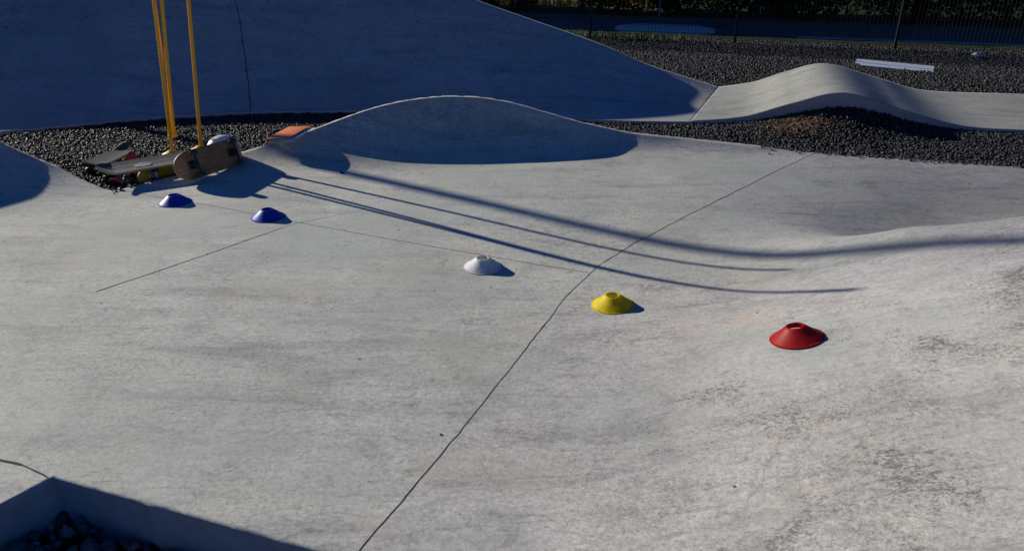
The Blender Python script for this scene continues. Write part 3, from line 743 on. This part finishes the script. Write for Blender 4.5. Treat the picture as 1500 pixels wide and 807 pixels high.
#BOARDS
# wooden board on its side, underside to the camera
def side_board():
    x = Vector((.235,.62,-.03)).normalized(); w = Vector((-.30,.12,1)); w = (w-x*w.dot(x)).normalized()
    ztop = x.cross(w)
    if ztop.y < 0: ztop = -ztop
    return frame(Vector((-2.045,4.945,.006))+w*.095, x, ztop)
make_board('skateboard', 'scuffed wooden skateboard tipped on its side, underside showing', .64, .19, side_board(), M['wood'], M['grip'], M['truck'], M['wheel_black'], wb=.38, kick=.035)
make_board('skateboard', 'long grey skateboard with pale printed lines, lying on its wheels behind the wooden one', .68, .20, frame((-2.45,4.88,.088), (.83,.54,.02), (.05,-.10,1)), M['dark_deck'], M['grip_light'], M['steel'], M['wheel_black'], wb=.36, kick=.04, grip_strip=True)
make_board('skateboard', 'dark skateboard with pointed tip, leftmost of the pile on the gravel', .47, .20, frame((-2.865,5.09,.06), (.14,.95,.02), (-.04,-.06,1)), M['dark_deck'], M['grip'], M['truck'], M['wheel_black'], wb=.22, kick=.05, point=.25)
make_board('skateboard', 'red skateboard with only its tip poking up behind the grey one', .36, .08, frame((-2.665,4.90,.012), (-.04,.95,.22), (0,.1,1)), M['red_deck'], None, M['steel'], M['wheel_red'], wb=.16, kick=.07, wr=.022)
make_board('skateboard', 'small yellow skateboard mostly hidden beneath the grey one', .42, .13, frame((-2.41,4.96,.0), (.48,.86,.0), (-.75,.42,-.12)), M['yellow_deck'], None, M['steel'], M['wheel_black'], wb=.22, kick=.02, wr=.022)

# helmet behind the wooden board
def helmet(loc, rz):
    t = empty('helmet', loc, rz); t.scale = (.93,.93,.93); tag(t, 'white skate helmet sitting behind the wooden skateboard', 'helmet')
    bm = bmesh.new(); nu, nv = 48, 20; g = []
    for j in range(nv+1):
        ph = (math.pi/2)*1.12*j/nv; row = []
        for i in range(nu):
            a = 2*math.pi*i/nu; drop = .018*math.cos(2*a)
            z = .125*math.cos(ph) if ph < math.pi/2 else -(ph-math.pi/2)*.22
            z -= (j/nv)**4*drop
            row.append(bm.verts.new((.138*math.sin(min(ph,1.62))*math.cos(a), .112*math.sin(min(ph,1.62))*math.sin(a), z+.045)))
        g.append(row)
    for j in range(nv):
        for i in range(nu):
            f = bm.faces.new((g[j][i], g[j+1][i], g[j+1][(i+1)%nu], g[j][(i+1)%nu])); f.smooth = True
    bmesh.ops.remove_doubles(bm, verts=bm.verts, dist=1e-4)
    r = bmesh.ops.solidify(bm, geom=bm.faces[:], thickness=.006)
    bmesh.ops.recalc_face_normals(bm, faces=bm.faces)
    me = bpy.data.meshes.new('shell'); bm.to_mesh(me); bm.free(); link('shell', me, M['white_pl'], t)
    for a in (-.7,-.25,.25,.7,2.44,2.9,3.4,3.84):
        for ph in (.62,):
            x = .1395*math.sin(ph)*math.cos(a); y = .1135*math.sin(ph)*math.sin(a); z = .1275*math.cos(ph)+.045
            n_ = Vector((x/.138**2, y/.112**2, (z-.045)/.125**2)).normalized()
            Mx = Matrix.Translation((x,y,z)) @ n_.to_track_quat('Z','Y').to_matrix().to_4x4()
            m = MB(); m.lathe([(.0001,.0005),(.011,.0005),(.012,-.002)], 16, Mx); m.build('vent', M['black_pl'], t)
    m = MB(); m.lathe([(.001,.03),(.06,.03),(.1,.015),(.106,.0),(.104,-.004)], 40, Matrix.Diagonal((1.2,1,1,1)) @ Matrix.Translation((0,0,.022))); m.build('liner', M['foam'], t)
    MB().path([(.03,.104,.04),(.02,.10,.005),(.0,.06,-.006),(-.01,-.05,-.004),(.02,-.10,.01),(.03,-.104,.04)], .004, 6).build('strap', M['strap'], t)
    return t
helmet((-2.19,5.49,-.035), R(20))

# ---------------------------------------------------------------- yellow poles
#POLES
def sunpt(p, s): return Vector(p)-SD*s+Vector((0,0,math.tan(SUN_EL)*s))
def pole(base, top, label, has_base=True, r=.013, start=0.):
    b = Vector(base); tp = Vector(top); t = empty('slalom_pole', b); tag(t, label, 'slalom pole', 'yellow slalom poles')
    v = tp-b
    MB().tube(v.normalized()*start, v, r, n=20).build('shaft', M['yellow_pl'], t)
    m = MB(); m.lathe([(.0001,.012),(r*.8,.010),(r+.001,.002),(r+.001,-.03)], 20, Matrix.Translation(v) @ v.to_track_quat('Z','Y').to_matrix().to_4x4()); m.build('end_cap', M['yellow_pl'], t)
    if has_base:
        m = MB(); m.lathe([(.092,0),(.093,.018),(.086,.042),(.066,.064),(.036,.078),(.022,.086),(.018,.088),(.013,.07)], 40); m.build('base', M['yellow_base'], t)
    return t
PA0, PA1, PB1, PC0, PC1, PB0 = [(-2.463,5.218,-.004),(-2.282,5.10,1.625),(-2.199,5.035,1.562),(-2.305,5.342,-.004),(-2.175,5.367,1.433),(-2.445,5.27,.188)]
pole(PA0, PA1, 'yellow slalom pole, left one of the leaning pair, standing in its own base')
pb = pole(PB0, PB1, 'yellow slalom pole clipped to the left pole, its lower end off the ground', has_base=False)
vb = (Vector(PB1)-Vector(PB0)).normalized()
m = MB(); q = vb.to_track_quat('Z','Y').to_matrix().to_4x4(); m.box((0,0,.0), (.038,.036,.036), q, .005); m.box((-.028,0,.0), (.02,.03,.03), q, .004); m.tube((-.05,0,-.01),(.03,0,-.01),.004,n=8); m.build('clip', M['yellow_pl'], pb)
pole(PC0, PC1, 'yellow slalom pole standing alone in front of the helmet, right of the pair')

# ---------------------------------------------------------------- orange binder on the lip
def binder():
    t = empty('ring_binder'); tag(t, 'orange ring binder with white pages lying over the slab lip', 'binder')
    x = Vector((.88,.05,.03)).normalized()
    t.matrix_world = frame((-1.655,5.40,.155), (.96,-.28,.10), (-.10,-.02,1))
    return t
bd = binder()
MB().box((0,0,.012), (.185,.31,.004), bev=.0015).build('front_cover', M['orange'], bd)
MB().box((0.03,0,-.016), (.20,.32,.004), bev=.0015).build('back_cover', M['white_pl'], bd)
mp = MB()
for k in range(9): mp.box((.028+.004*math.sin(k*2.1), .002*math.cos(k*3.), -.012+k*.0016), (.19,.30,.0013))
mp.build('pages', M['paper'], bd)
MB().box((-.095,0,-.002), (.005,.31,.026), bev=.002).build('spine', M['orange'], bd)

# ---------------------------------------------------------------- sheet-metal offcuts on the far gravel
def sheets():
    for k, (cx, cy, rz, L, W, lab) in enumerate([(4.76,9.38,-.50,.82,.25,'white folded metal strip lying on the gravel, the nearer of two'),(4.72,9.53,-.50,.74,.20,'white folded metal strip lying on the gravel, the farther of two')]):
        t = MB(); z = .0
        P = [(-W/2,.0),(-W/2,.022),(-W*.18,.022),(-W*.12,.036),(W*.12,.036),(W*.18,.022),(W/2,.022),(W/2,.0)]
        for (a, b) in zip(P, P[1:]): t.poly([(-L/2,a[0],a[1]),(L/2,a[0],a[1]),(L/2,b[0],b[1]),(-L/2,b[0],b[1])])
        o = t.build('metal_strip', M['sheet_metal'], smooth=False); o.location = (cx,cy,gz(cx,cy)+.02); o.rotation_euler = (R(8),R(1.5),rz)
        md = o.modifiers.new('s','SOLIDIFY'); md.thickness = .002
        tag(o, lab, 'metal strip', 'metal strips on the gravel')
sheets()
# a few single pebbles strayed onto the slab
def pebbles():
    for (x, y, s, lab) in [(-1.18,4.93,.013,'dark pebble on the slab near the binder shadow'),(-.242,2.03,.0045,'tiny dark pebble on the slab left of the long joint')]:
        bm = bmesh.new(); bmesh.ops.create_icosphere(bm, subdivisions=2, radius=s)
        for v in bm.verts: v.co *= 1+.35*mnoise.noise(v.co*90); v.co.z *= .6
        me = bpy.data.meshes.new('pebble'); bm.to_mesh(me); bm.free(); o = link('pebble', me, M['dark_deck']); o.location = (x,y,sz(x,y)+s*.4); tag(o, lab, 'pebble')
pebbles()

# ---------------------------------------------------------------- light, world, camera
w = bpy.data.worlds.new('World'); scene.world = w; w.use_nodes = True; nt = w.node_tree
sky = nt.nodes.new('ShaderNodeTexSky'); sky.sky_type = 'NISHITA'; sky.sun_disc = False
tosun = -SD; sky.sun_elevation = SUN_EL; sky.sun_rotation = math.atan2(tosun.x, tosun.y)
sky.air_density = 1.6; sky.dust_density = .3; sky.ozone_density = 3.0
mx = nt.nodes.new('ShaderNodeMix'); mx.data_type = 'RGBA'; mx.blend_type = 'MULTIPLY'; mx.inputs[0].default_value = 1
mx.inputs[7].default_value = (.17,.52,1.35,1)
nt.links.new(sky.outputs[0], mx.inputs[6]); nt.links.new(mx.outputs[2], nt.nodes['Background'].inputs[0]); nt.nodes['Background'].inputs[1].default_value = .038
sl = bpy.data.lights.new('sun', 'SUN'); sl.energy = 5.0; sl.angle = R(.53); sl.color = (1,.95,.82)
so = bpy.data.objects.new('sun', sl); COL.objects.link(so)
d = Vector((SD.x*math.cos(SUN_EL), SD.y*math.cos(SUN_EL), -math.sin(SUN_EL))); so.rotation_euler = d.to_track_quat('-Z','Y').to_euler(); so.location = -d*20
cam = bpy.data.cameras.new('camera'); co = bpy.data.objects.new('camera', cam); COL.objects.link(co); scene.camera = co
co.location = (0,0,1.55); co.rotation_euler = (R(90-25.3),0,0); cam.sensor_width = 36; cam.lens = 36*1083/1500; cam.clip_end = 2000; cam.clip_start = .05
scene.view_settings.view_transform = 'Standard'; scene.view_settings.look = 'None'; scene.view_settings.exposure = 0; scene.view_settings.gamma = 1
scene.cycles.max_bounces = 6
